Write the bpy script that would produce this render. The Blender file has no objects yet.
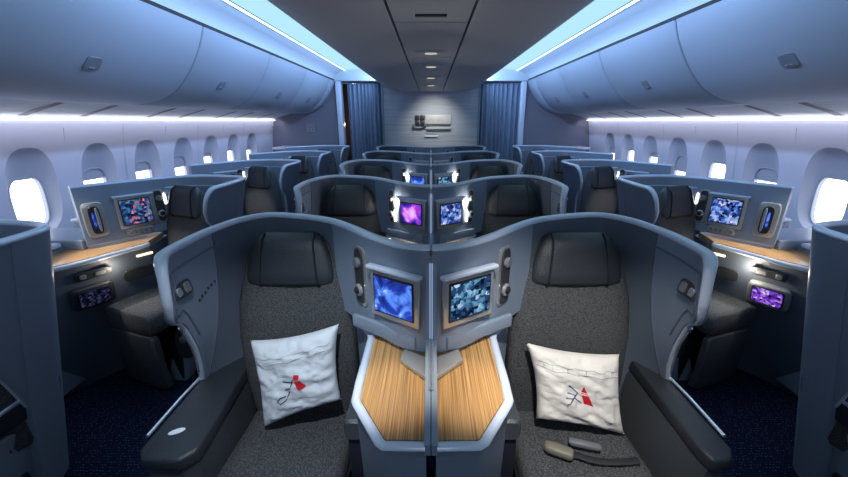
import bpy, bmesh, math, random
from mathutils import Vector, Matrix, noise
random.seed(4)
SC = bpy.context.scene
COL = SC.collection
PI = math.pi
PITCH = 1.1
NROW = 5
MIR = 1            # +1: port side as drawn (x negative), -1: mirrored to starboard
ROOTLOC = Vector((0, 0, 0))

# ------------------------------------------------------------------ materials
def mat(name, col=(.5, .5, .5), rough=.5, metal=0., coat=0., bump=None, var=None, spec=.5):
    m = bpy.data.materials.new(name); m.use_nodes = True
    nt = m.node_tree; b = nt.nodes['Principled BSDF']
    b.inputs['Base Color'].default_value = (*col, 1)
    b.inputs['Roughness'].default_value = rough
    b.inputs['Metallic'].default_value = metal
    b.inputs['Coat Weight'].default_value = coat
    b.inputs['Specular IOR Level'].default_value = spec
    tc = nt.nodes.new('ShaderNodeTexCoord')
    if var:                                   # (scale, second colour)
        n = nt.nodes.new('ShaderNodeTexNoise'); n.inputs['Scale'].default_value = var[0]
        n.inputs['Detail'].default_value = 4
        nt.links.new(tc.outputs['Object'], n.inputs['Vector'])
        r = nt.nodes.new('ShaderNodeValToRGB')
        r.color_ramp.elements[0].position = .35; r.color_ramp.elements[1].position = .65
        r.color_ramp.elements[0].color = (*col, 1); r.color_ramp.elements[1].color = (*var[1], 1)
        nt.links.new(n.outputs['Fac'], r.inputs['Fac'])
        nt.links.new(r.outputs['Color'], b.inputs['Base Color'])
    if bump:                                  # (scale, strength)
        n = nt.nodes.new('ShaderNodeTexNoise'); n.inputs['Scale'].default_value = bump[0]
        nt.links.new(tc.outputs['Object'], n.inputs['Vector'])
        bp = nt.nodes.new('ShaderNodeBump'); bp.inputs['Strength'].default_value = bump[1]
        bp.inputs['Distance'].default_value = .01
        nt.links.new(n.outputs['Fac'], bp.inputs['Height'])
        nt.links.new(bp.outputs['Normal'], b.inputs['Normal'])
    return m

def emit(name, col, s):
    m = bpy.data.materials.new(name); m.use_nodes = True
    nt = m.node_tree; nt.nodes.clear()
    o = nt.nodes.new('ShaderNodeOutputMaterial'); e = nt.nodes.new('ShaderNodeEmission')
    e.inputs['Color'].default_value = (*col, 1); e.inputs['Strength'].default_value = s
    nt.links.new(e.outputs[0], o.inputs[0]); return m

def woven(name, dark, light, scale=150):
    m = mat(name, dark, .85, spec=.3)
    nt = m.node_tree; b = nt.nodes['Principled BSDF']; tc = nt.nodes['Texture Coordinate']
    mp = nt.nodes.new('ShaderNodeMapping'); mp.inputs['Scale'].default_value = (1, 1, 2.2)
    nt.links.new(tc.outputs['Object'], mp.inputs['Vector'])
    v = nt.nodes.new('ShaderNodeTexVoronoi'); v.inputs['Scale'].default_value = scale
    nt.links.new(mp.outputs[0], v.inputs['Vector'])
    r = nt.nodes.new('ShaderNodeValToRGB')
    r.color_ramp.elements[0].position = .1; r.color_ramp.elements[1].position = .6
    r.color_ramp.elements[0].color = (*light, 1); r.color_ramp.elements[1].color = (*dark, 1)
    nt.links.new(v.outputs['Distance'], r.inputs['Fac'])
    nt.links.new(r.outputs['Color'], b.inputs['Base Color'])
    bp = nt.nodes.new('ShaderNodeBump'); bp.inputs['Strength'].default_value = .7; bp.inputs['Distance'].default_value = .004
    bp.invert = True
    nt.links.new(v.outputs['Distance'], bp.inputs['Height']); nt.links.new(bp.outputs['Normal'], b.inputs['Normal'])
    return m

def carpet_mat():
    m = mat('carpet', (.004, .006, .02), .95, spec=.1)
    nt = m.node_tree; b = nt.nodes['Principled BSDF']; tc = nt.nodes['Texture Coordinate']
    v = nt.nodes.new('ShaderNodeTexVoronoi'); v.inputs['Scale'].default_value = 62; v.inputs['Randomness'].default_value = .35
    nt.links.new(tc.outputs['Object'], v.inputs['Vector'])
    r = nt.nodes.new('ShaderNodeValToRGB')
    r.color_ramp.elements[0].position = .12; r.color_ramp.elements[1].position = .26
    r.color_ramp.elements[0].color = (.07, .09, .17, 1); r.color_ramp.elements[1].color = (.006, .009, .028, 1)
    nt.links.new(v.outputs['Distance'], r.inputs['Fac']); nt.links.new(r.outputs['Color'], b.inputs['Base Color'])
    return m

def wood_mat():
    m = mat('wood_veneer', (.5, .32, .16), .38, coat=.3)
    nt = m.node_tree; b = nt.nodes['Principled BSDF']; tc = nt.nodes['Texture Coordinate']
    mp = nt.nodes.new('ShaderNodeMapping'); mp.inputs['Scale'].default_value = (1, .008, 1)
    nt.links.new(tc.outputs['Object'], mp.inputs['Vector'])
    n = nt.nodes.new('ShaderNodeTexNoise'); n.inputs['Scale'].default_value = 260; n.inputs['Detail'].default_value = 1
    nt.links.new(mp.outputs[0], n.inputs['Vector'])
    r = nt.nodes.new('ShaderNodeValToRGB')
    r.color_ramp.elements[0].position = .36; r.color_ramp.elements[1].position = .62
    r.color_ramp.elements[0].color = (.24, .125, .045, 1); r.color_ramp.elements[1].color = (.50, .285, .115, 1)
    nt.links.new(n.outputs['Fac'], r.inputs['Fac']); nt.links.new(r.outputs['Color'], b.inputs['Base Color'])
    return m

def lined_wall_mat():
    m = mat('bulkhead_panel', (.36, .40, .46), .6)
    nt = m.node_tree; b = nt.nodes['Principled BSDF']; tc = nt.nodes['Texture Coordinate']
    mp = nt.nodes.new('ShaderNodeMapping'); mp.inputs['Scale'].default_value = (.5, 1, 14)
    nt.links.new(tc.outputs['Object'], mp.inputs['Vector'])
    n = nt.nodes.new('ShaderNodeTexNoise'); n.inputs['Scale'].default_value = 3; n.inputs['Detail'].default_value = 2
    nt.links.new(mp.outputs[0], n.inputs['Vector'])
    r = nt.nodes.new('ShaderNodeValToRGB')
    r.color_ramp.elements[0].position = .3; r.color_ramp.elements[1].position = .7
    r.color_ramp.elements[0].color = (.34, .38, .46, 1); r.color_ramp.elements[1].color = (.48, .52, .60, 1)
    nt.links.new(n.outputs['Fac'], r.inputs['Fac']); nt.links.new(r.outputs['Color'], b.inputs['Base Color'])
    bp = nt.nodes.new('ShaderNodeBump'); bp.inputs['Strength'].default_value = .4
    nt.links.new(n.outputs['Fac'], bp.inputs['Height']); nt.links.new(bp.outputs['Normal'], b.inputs['Normal'])
    return m

def screen_mat(name, stops, seed, scale=9, strength=1.5, cell=False):
    m = bpy.data.materials.new(name); m.use_nodes = True
    nt = m.node_tree; nt.nodes.clear()
    o = nt.nodes.new('ShaderNodeOutputMaterial'); e = nt.nodes.new('ShaderNodeEmission')
    tc = nt.nodes.new('ShaderNodeTexCoord')
    mp = nt.nodes.new('ShaderNodeMapping'); mp.inputs['Location'].default_value = (seed, seed * .7, 0)
    nt.links.new(tc.outputs['Object'], mp.inputs['Vector'])
    r = nt.nodes.new('ShaderNodeValToRGB')
    n = nt.nodes.new('ShaderNodeTexNoise'); n.inputs['Scale'].default_value = scale; n.inputs['Detail'].default_value = 5
    n.inputs['Distortion'].default_value = 1.2
    nt.links.new(mp.outputs[0], n.inputs['Vector'])
    src = n.outputs['Fac']
    if cell:
        v = nt.nodes.new('ShaderNodeTexVoronoi'); v.distance = 'CHEBYCHEV'; v.inputs['Scale'].default_value = scale * 4.5
        nt.links.new(mp.outputs[0], v.inputs['Vector'])
        mx = nt.nodes.new('ShaderNodeMix'); mx.inputs[0].default_value = .5
        nt.links.new(n.outputs['Fac'], mx.inputs[2]); nt.links.new(v.outputs['Color'], mx.inputs[3])
        src = mx.outputs[0]
    cr = r.color_ramp
    while len(cr.elements) < len(stops): cr.elements.new(.5)
    for el, (p, c) in zip(cr.elements, stops): el.position = p; el.color = (*c, 1)
    nt.links.new(src, r.inputs['Fac']); nt.links.new(r.outputs['Color'], e.inputs['Color'])
    e.inputs['Strength'].default_value = strength
    nt.links.new(e.outputs[0], o.inputs[0]); return m

M = dict(
    shell=mat('shell_paint', (.20, .25, .33), .4, coat=.2),
    inner=mat('shell_paint_shaded', (.10, .125, .17), .5, coat=.1),  # shell paint with the interior shade put into the colour
    rim=mat('shell_rim', (.52, .59, .72), .3, coat=.4),
    silver=mat('silver_trim', (.62, .66, .72), .25, metal=.8),
    frame=mat('screen_frame', (.46, .46, .46), .3, metal=.6),
    dark=mat('dark_plastic', (.012, .014, .02), .4),
    recess=mat('dark_recess', (.03, .033, .04), .5),
    fabric=woven('woven_grey_fabric', (.045, .048, .054), (.125, .13, .14), 150),
    leather=mat('dark_leather', (.024, .029, .037), .42, bump=(220, .25)),
    legrest=mat('grey_leather', (.05, .057, .066), .45, bump=(160, .3)),
    seam=mat('seam_thread', (.008, .01, .014), .6),
    wood=wood_mat(),
    carpet=carpet_mat(),
    wallp=mat('cabin_sidewall', (.52, .53, .62), .6),
    reveal=mat('window_reveal', (.46, .47, .55), .55),
    shade=mat('window_shade', (.38, .39, .45), .5),
    bin=mat('bin_paint', (.27, .32, .40), .55),
    binu=mat('bin_underside', (.42, .44, .46), .5),
    ceil=mat('ceiling_panel', (.5, .5, .53), .55),
    cove=mat('cove_panel', (.45, .52, .60), .5),
    latchp=mat('latch_plate', (.16, .185, .23), .45),
    gap=mat('dark_gap', (.008, .01, .015), .8),
    curtain=mat('curtain_cloth', (.19, .25, .36), .8, bump=(90, .2)),
    bulk=lined_wall_mat(),
    bulk2=mat('side_bulkhead', (.15, .155, .20), .6),
    pillow=mat('pillow_cotton', (.62, .66, .72), .75, bump=(26, .5)),
    pillow2=mat('cream_pillow_cotton', (.72, .69, .65), .75, bump=(26, .5)),
    red=mat('red_print', (.65, .015, .03), .6),
    navy=mat('navy_print', (.01, .02, .05), .6),
    blue=mat('blue_print', (.02, .08, .2), .6),
    stitch=mat('stitch_grey', (.36, .38, .40), .8),
    beige=mat('beige_plastic', (.17, .16, .125), .45),
    greyp=mat('grey_plastic', (.14, .15, .17), .45),
    strap=mat('black_strap', (.015, .016, .02), .7),
    galley=mat('galley_panel', (.10, .055, .03), .5),
    artl=mat('pale_panel', (.55, .57, .6), .4),
    artd=mat('charcoal_panel', (.03, .035, .045), .4),
    white=mat('white_button', (.75, .8, .85), .3),
)
M['cove_lamp'] = emit('cove_lamp', (.46, .80, 1.0), 1.05)
M['cove_line'] = emit('cove_line', (.62, .90, 1.0), 2.5)
M['wash'] = emit('wall_wash_lamp', (.84, .86, 1.0), 5.0)
M['pane'] = emit('daylight_pane', (.83, .90, 1.0), 3.0)
M['warm'] = emit('warm_lamp', (1.0, .80, .50), 2.2)
M['cool'] = emit('cool_lamp', (.95, .95, .9), 9.0)
M['violet'] = emit('violet_lamp', (.35, .08, 1.0), 1.3)
M['divglow'] = emit('divider_glow', (.45, .62, .95), .55)  # brightness of the metallic divider strip, put in as emission
M['lens'] = emit('ceiling_lens', (1.0, .92, .78), .55)
M['s_blue'] = screen_mat('screen_blue_sky', [(.32, (.005, .008, .05)), (.47, (.015, .04, .32)), (.58, (.10, .25, .8)), (.69, (.9, .95, 1))], 1.37, 11, 1.5)
M['s_city'] = screen_mat('screen_city', [(.36, (.003, .006, .02)), (.52, (.02, .06, .16)), (.64, (.10, .28, .42)), (.80, (.7, .75, 1))], 2.1, 15, 1.2, True)
M['s_purple'] = screen_mat('screen_purple', [(.38, (.01, .01, .14)), (.50, (.06, .04, .5)), (.60, (.45, .03, .65)), (.72, (.9, .6, 1))], 3.9, 9, 1.2)
M['s_tower'] = screen_mat('screen_tower', [(.34, (.004, .008, .04)), (.50, (.03, .08, .4)), (.62, (.2, .35, .7)), (.78, (.9, .6, .6))], 4.6, 13, 1.2, True)
M['s_red'] = screen_mat('screen_red_blue', [(.34, (.004, .008, .03)), (.50, (.02, .06, .22)), (.60, (.07, .22, .32)), (.68, (.6, .06, .1)), (.80, (.7, .8, 1))], 5.2, 13, 1.1, True)
M['s_pad'] = screen_mat('screen_violet_pad', [(.30, (.01, .005, .04)), (.48, (.15, .04, .6)), (.60, (.4, .12, .8)), (.78, (.9, .85, 1))], 6.4, 18, .9, True)
M['s_dim'] = screen_mat('screen_dim_pad', [(.35, (.004, .004, .01)), (.55, (.01, .02, .07)), (.75, (.15, .15, .3))], 7.7, 20, .35, True)

# ------------------------------------------------------------------ objects
def put(o, root):
    COL.objects.link(o)
    if root is not None: o.parent = root
    return o

def mk(name, bm, m, root=None, smooth=True, raw=False, angle=40):
    """link bm as ONE object; authored in port-side coordinates, mirrored by MIR, relative to ROOTLOC"""
    if not raw:
        off = ROOTLOC if root is not None else Vector((0, 0, 0))
        for v in bm.verts:
            v.co = Vector((v.co.x * MIR, v.co.y, v.co.z)) - off
    bmesh.ops.recalc_face_normals(bm, faces=bm.faces)
    me = bpy.data.meshes.new(name); bm.to_mesh(me); bm.free()
    me.materials.append(M[m] if isinstance(m, str) else m)
    if smooth:
        for p in me.polygons: p.use_smooth = True
        me.set_sharp_from_angle(angle=math.radians(angle))
    return put(bpy.data.objects.new(name, me), root)

def tag(o, label=None, cat=None, group=None, kind=None):
    if label: o['label'] = label
    if cat: o['category'] = cat
    if group: o['group'] = group
    if kind: o['kind'] = kind
    return o

def empty(name, loc):
    global ROOTLOC
    e = bpy.data.objects.new(name, None); e.empty_display_size = .1
    loc = Vector((loc[0] * MIR, loc[1], loc[2]))
    e.location = loc; ROOTLOC = loc.copy(); COL.objects.link(e); return e

def dup(o, parent=None, dy=0):
    c = o.copy(); COL.objects.link(c)
    if parent is not None: c.parent = parent
    else: c.location = (o.location.x, o.location.y + dy, o.location.z)
    for ch in [k for k in bpy.data.objects if k.parent == o and k != c]: dup(ch, c)
    return c

def kids(o, name):
    r = []
    for c in bpy.data.objects:
        if c.parent == o:
            if c.name.split('.')[0] == name: r.append(c)
            r += kids(c, name)
    return r

# ------------------------------------------------------------------ shapes
def box(bm, x0, x1, y0, y1, z0, z1, bev=0, seg=2):
    t = bmesh.new()
    vs = [t.verts.new((x, y, z)) for x in (x0, x1) for y in (y0, y1) for z in (z0, z1)]
    for f in ((0, 1, 3, 2), (4, 6, 7, 5), (0, 4, 5, 1), (2, 3, 7, 6), (0, 2, 6, 4), (1, 5, 7, 3)):
        t.faces.new([vs[i] for i in f])
    if bev: bmesh.ops.bevel(t, geom=t.edges[:], offset=bev, segments=seg, profile=.5, affect='EDGES')
    merge(bm, t); return bm

def merge(bm, t, mx=None):
    if mx is not None: bmesh.ops.transform(t, matrix=mx, verts=t.verts)
    mp = {v: bm.verts.new(v.co) for v in t.verts}
    for f in t.faces:
        try: bm.faces.new([mp[v] for v in f.verts])
        except ValueError: pass
    t.free()

def prism(bm, top, bot, bev=0):
    """solid between two polygons of equal length (3-D points)"""
    t = bmesh.new()
    a = [t.verts.new(p) for p in top]; b = [t.verts.new(p) for p in bot]
    n = len(a)
    t.faces.new(a); t.faces.new(b[::-1])
    for i in range(n): t.faces.new((a[i], b[i], b[(i + 1) % n], a[(i + 1) % n]))
    if bev:
        bmesh.ops.recalc_face_normals(t, faces=t.faces)
        bmesh.ops.bevel(t, geom=t.edges[:], offset=bev, segments=3, profile=.5, affect='EDGES')
    merge(bm, t); return bm

def loft(bm, rings, closed=True, caps=True):
    vr = [[bm.verts.new(p) for p in r] for r in rings]
    n = len(vr[0])
    for a, b in zip(vr, vr[1:]):
        for i in range(n if closed else n - 1):
            j = (i + 1) % n
            bm.faces.new((a[i], a[j], b[j], b[i]))
    if caps and closed:
        bm.faces.new(vr[0][::-1]); bm.faces.new(vr[-1])
    return bm

def sring(c, ax, ay, hx, hy, n=28, e=3.2):
    """superellipse ring"""
    r = []
    for i in range(n):
        t = 2 * PI * i / n
        cx = math.copysign(abs(math.cos(t)) ** (2 / e), math.cos(t)); cy = math.copysign(abs(math.sin(t)) ** (2 / e), math.sin(t))
        r.append(Vector(c) + Vector(ax) * hx * cx + Vector(ay) * hy * cy)
    return r

def crom(pts, n=6):
    """Catmull-Rom through points"""
    P = [Vector(p) for p in pts]; out = []
    for i in range(len(P) - 1):
        p0 = P[max(i - 1, 0)]; p1 = P[i]; p2 = P[i + 1]; p3 = P[min(i + 2, len(P) - 1)]
        for k in range(n):
            t = k / n
            out.append(.5 * ((2 * p1) + (p2 - p0) * t + (2 * p0 - 5 * p1 + 4 * p2 - p3) * t * t + (3 * p1 - p0 - 3 * p2 + p3) * t ** 3))
    out.append(P[-1]); return out

def tube(bm, pts, r, r2=None, up=(0, 0, 1), n=10, rf=None):
    """tube along pts; elliptical when r2 given (r sideways, r2 along up)"""
    r2 = r2 or r; P = [Vector(p) for p in pts]; rings = []
    prev = Vector(up)
    for i, p in enumerate(P):
        d = (P[min(i + 1, len(P) - 1)] - P[max(i - 1, 0)]).normalized()
        s = d.cross(prev)
        if s.length < 1e-3: s = d.cross(Vector((1, 0, 0)))
        s.normalize(); u = s.cross(d).normalized(); prev = u
        q_ = rf(i) if rf else 1
        rings.append([p + s * q_ * r * math.cos(2 * PI * k / n) + u * q_ * r2 * math.sin(2 * PI * k / n) for k in range(n)])
    return loft(bm, rings)

def frame_mx(c, along, up=(0, 0, 1)):
    """local x = along, local z = up-ish, local y = normal (towards the viewer side = -y)"""
    x = Vector(along).normalized(); z = Vector(up); y = z.cross(x).normalized(); z = x.cross(y).normalized()
    m = Matrix((x, y, z)).transposed().to_4x4(); m.translation = Vector(c); return m

def slab(bm, mx, w, h, t, bev=.004, dx=0, dz=0, y0=0, seg=2):
    q = bmesh.new(); box(q, dx - w / 2, dx + w / 2, y0 - t, y0, dz - h / 2, dz + h / 2, bev, seg); merge(bm, q, mx); return bm

def rslab(bm, mx, w, h, t, dx=0, dz=0, y0=0, e=6, n=32):
    q = bmesh.new()
    loft(q, [sring((dx, y0, dz), (1, 0, 0), (0, 0, 1), w / 2, h / 2, n, e), sring((dx, y0 - t * .7, dz), (1, 0, 0), (0, 0, 1), w / 2, h / 2, n, e),
             sring((dx, y0 - t, dz), (1, 0, 0), (0, 0, 1), w / 2 - t * .3, h / 2 - t * .3, n, e)])
    merge(bm, q, mx); return bm

def interp(tab, x):
    if x <= tab[0][0]: return tab[0][1]
    for (a, b), (c, d) in zip(tab, tab[1:]):
        if x <= c: return b + (d - b) * (x - a) / (c - a)
    return tab[-1][1]

# ------------------------------------------------------------------ seat shell (port-side coordinates)
ZT = 1.277
CPATH = [(-.752, .925), (-.783, .985), (-.795, 1.08), (-.792, 1.22), (-.755, 1.37), (-.672, 1.452), (-.535, 1.43), (-.40, 1.368), (-.295, 1.27), (-.19, 1.15), (-.10, 1.07), (-.04, 1.043), (-.004, 1.04)]
SPATH = [(-1.275, .925), (-1.268, 1.0), (-1.262, 1.10), (-1.268, 1.30), (-1.30, 1.385), (-1.38, 1.43), (-1.50, 1.455), (-1.65, 1.462), (-1.80, 1.405), (-1.90, 1.29), (-2.0, 1.15), (-2.08, 1.04), (-2.115, .99)]
ZB = [(0, 1.15), (.012, 1.12), (.03, 1.085), (.06, 1.052), (.10, 1.03), (.125, 1.0), (.16, .94), (.20, .87), (.25, .76), (.29, .66), (.31, .60)]

def shell_geo(path, side):
    P = crom([(x, y, 0) for x, y in path], 8)
    d = [0.]
    for a, b in zip(P, P[1:]): d.append(d[-1] + (b - a).length)
    L = d[-1]; r = .075
    sgn = -1
    out = []
    for i, p in enumerate(P):
        s = d[i]
        zt = ZT if s > r else ZT - r + math.sqrt(max(0, r * r - (r - s) ** 2))
        zb = interp(ZB, s)
        if s > .31: zb = .12
        if s > L - .46: zb = .925         # console section
        k = .34 * max(0, min(1, (.62 - s) / .30)) if not side else .25 * max(0, min(1, (1.0 - s) / .35))
        t = (P[min(i + 1, len(P) - 1)] - P[max(i - 1, 0)]).normalized()
        nrm = Vector((t.y, -t.x, 0))      # sideways
        out.append((p, nrm, zt, zb, k * sgn, s))
    return out, L

def at(g, z):
    p, n, zt, zb, k, s = g
    dz = ZT - z
    return Vector((p.x + (k * dz * dz if k > -.26 and False else k * dz) , p.y, z)) if SIDE else Vector((p.x + k * dz * dz, p.y, z))

SIDE = False
def build_shell(path, side, xr):
    global SIDE
    SIDE = side
    geo, L = shell_geo(path, side)
    root = empty('seat_shell', (xr, 1.3, 0))
    # wall
    NZ = 10
    def wall(sel, th, mname, pname):
        bm = bmesh.new(); rings = []
        for g in sel:
            zt, zb = g[2], min(g[3], g[2] - .01)
            o = []; q = []
            for k in range(NZ + 1):
                z = zt + (zb - zt) * k / NZ
                c = at(g, z); o.append(c + g[1] * th / 2); q.append(c - g[1] * th / 2)
            rings.append(o + q[::-1])
        loft(bm, rings)
        return mk(pname, bm, mname, root, angle=35)
    ic = next(i for i, g in enumerate(geo) if g[5] > L - .46)
    iw = next(i for i, g in enumerate(geo) if g[5] > .31)
    wall(geo[:iw], .028, 'shell', 'wing_panel')
    wall(geo[iw - 1:ic], .034, 'shell' if side else 'inner', 'back_panel')  # centre backs take the darker paint to carry interior shade
    wall(geo[ic - 1:], .05, 'shell', 'console_panel')
    # rim around the top, the tip and down the notch
    pts = [at(g, g[2]) for g in geo[::-1]]
    low = [at(g, g[3]) for g in geo[:iw]]
    npt = len(pts); pts = pts + low
    bm = bmesh.new(); tube(bm, pts, .0185, .013, n=14, rf=lambda i: 1 if i < npt - 5 else max(.45, .92 - .045 * (i - npt + 5)))
    mk('rim', bm, 'rim', root)
    # fine line under the rim on the seat side
    bm = bmesh.new()
    tube(bm, [at(g, ZT - .062) + g[1] * (.017 if MIR == 1 or True else 0) * (-1 if not side else -1) for g in geo[6:ic]], .004, n=6)
    mk('inner_line', bm, 'rim', root)
    # raised lining panel on the wing's seat side, coat hook
    sg = 1 if not side else -1
    wg = [q for q in geo if .045 < q[5] < .40]
    ins = [at(q, ZT - .055) for q in wg[::-1]] + [at(wg[0], ZT - .085), at(wg[0], 1.15), at(wg[0], 1.115)] + [at(q, min(1.085, interp(ZB, q[5]) + .05)) for q in wg[1:] if q[5] < .2]
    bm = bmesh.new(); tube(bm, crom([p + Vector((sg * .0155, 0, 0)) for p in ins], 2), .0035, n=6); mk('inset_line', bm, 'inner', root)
    if not side and MIR == 1:       # faint illegible lettering pressed into the wing lining
        for k in range(8):
            q = min(geo[:40], key=lambda w: abs(w[0].y - (1.11 + .012 * k)) + (0 if w[5] < .45 else 9))
            c0 = at(q, 1.065 + .004 * k) + Vector((sg * .0150, 0, 0))
            bm = bmesh.new(); box(bm, c0.x - .001, c0.x + .0015, c0.y - .0035, c0.y + .0035, c0.z - .004 - .002 * (k % 3 == 0), c0.z + .004)
            if k != 4: mk('lettering', bm, 'recess', root, smooth=False)
            else: bm.free()
    g = min(geo, key=lambda q: abs(q[0].y - 1.015) + (0 if q[5] < .4 else 9))
    c = at(g, 1.15) + Vector((sg * .016, 0, 0))
    mx = frame_mx(c, (0, 1 if sg > 0 else -1, 0), (-.2 if not side else 0, 0, 1))
    # local -y must face the seat
    if (mx.to_3x3() @ Vector((0, -1, 0))).x * sg < 0: mx = mx @ Matrix.Rotation(PI, 4, 'Z')
    bm = bmesh.new(); rslab(bm, mx, .085, .050, .008, e=5); h = mk('control_panel', bm, 'recess', root)
    bm = bmesh.new(); rslab(bm, mx, .022, .028, .008, dx=-.022, y0=-.007, e=4); mk('switch', bm, 'silver', h)
    bm = bmesh.new(); rslab(bm, mx, .026, .034, .006, dx=.018, y0=-.007, e=4); mk('switch', bm, 'greyp', h)
    return root, geo, L

def screen_unit(root, c, along, w, h, mname, parts=True):
    mx = frame_mx(c, along)
    bm = bmesh.new(); slab(bm, mx, w + .045, h + .055, .016, .007)
    b = mk('monitor', bm, 'frame', root)
    bm = bmesh.new(); slab(bm, mx, w + .012, h + .014, .006, .003, y0=-.014); mk('bezel', bm, 'dark', b)
    # display: own mesh in its own frame so the picture sits in local coordinates
    bm = bmesh.new(); slab(bm, mx, w, h, .003, .0008, y0=-.0195); mk('display', bm, mname, b)
    bm = bmesh.new(); slab(bm, mx, w + .06, .014, .028, .005, dz=h / 2 + .028); mk('hood', bm, 'rim', b)
    return mx, b

def pod(root, c, along, lit=False, small=1.):
    mx = frame_mx(c, along)
    bm = bmesh.new(); rslab(bm, mx, .055 * small, .21, .008, e=4); p = mk('light_pod', bm, 'recess', root)
    b = bmesh.new(); rslab(b, mx, .084 * small, .225, .004, e=5, y0=.001); mk('pod_frame', b, 'frame', p)
    def disc(dz, r, t, m, name):
        b = bmesh.new(); rslab(b, mx, r * 2, r * 2, t, dz=dz, y0=-.006, e=2, n=20); return mk(name, b, m, p)
    disc(.055, .019, .014, 'greyp', 'reading_lamp')
    disc(-.05, .023, .012, 'frame', 'control_dial'); disc(-.05, .014, .02, 'dark', 'dial_button')
    b = bmesh.new(); rslab(b, mx, .012, .075, .010, dx=.036, dz=.045 if lit else -.055, e=3); mk('lamp_strip' if lit else 'handset_clip', b, 'cool' if lit else 'silver', p)
    return p

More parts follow.
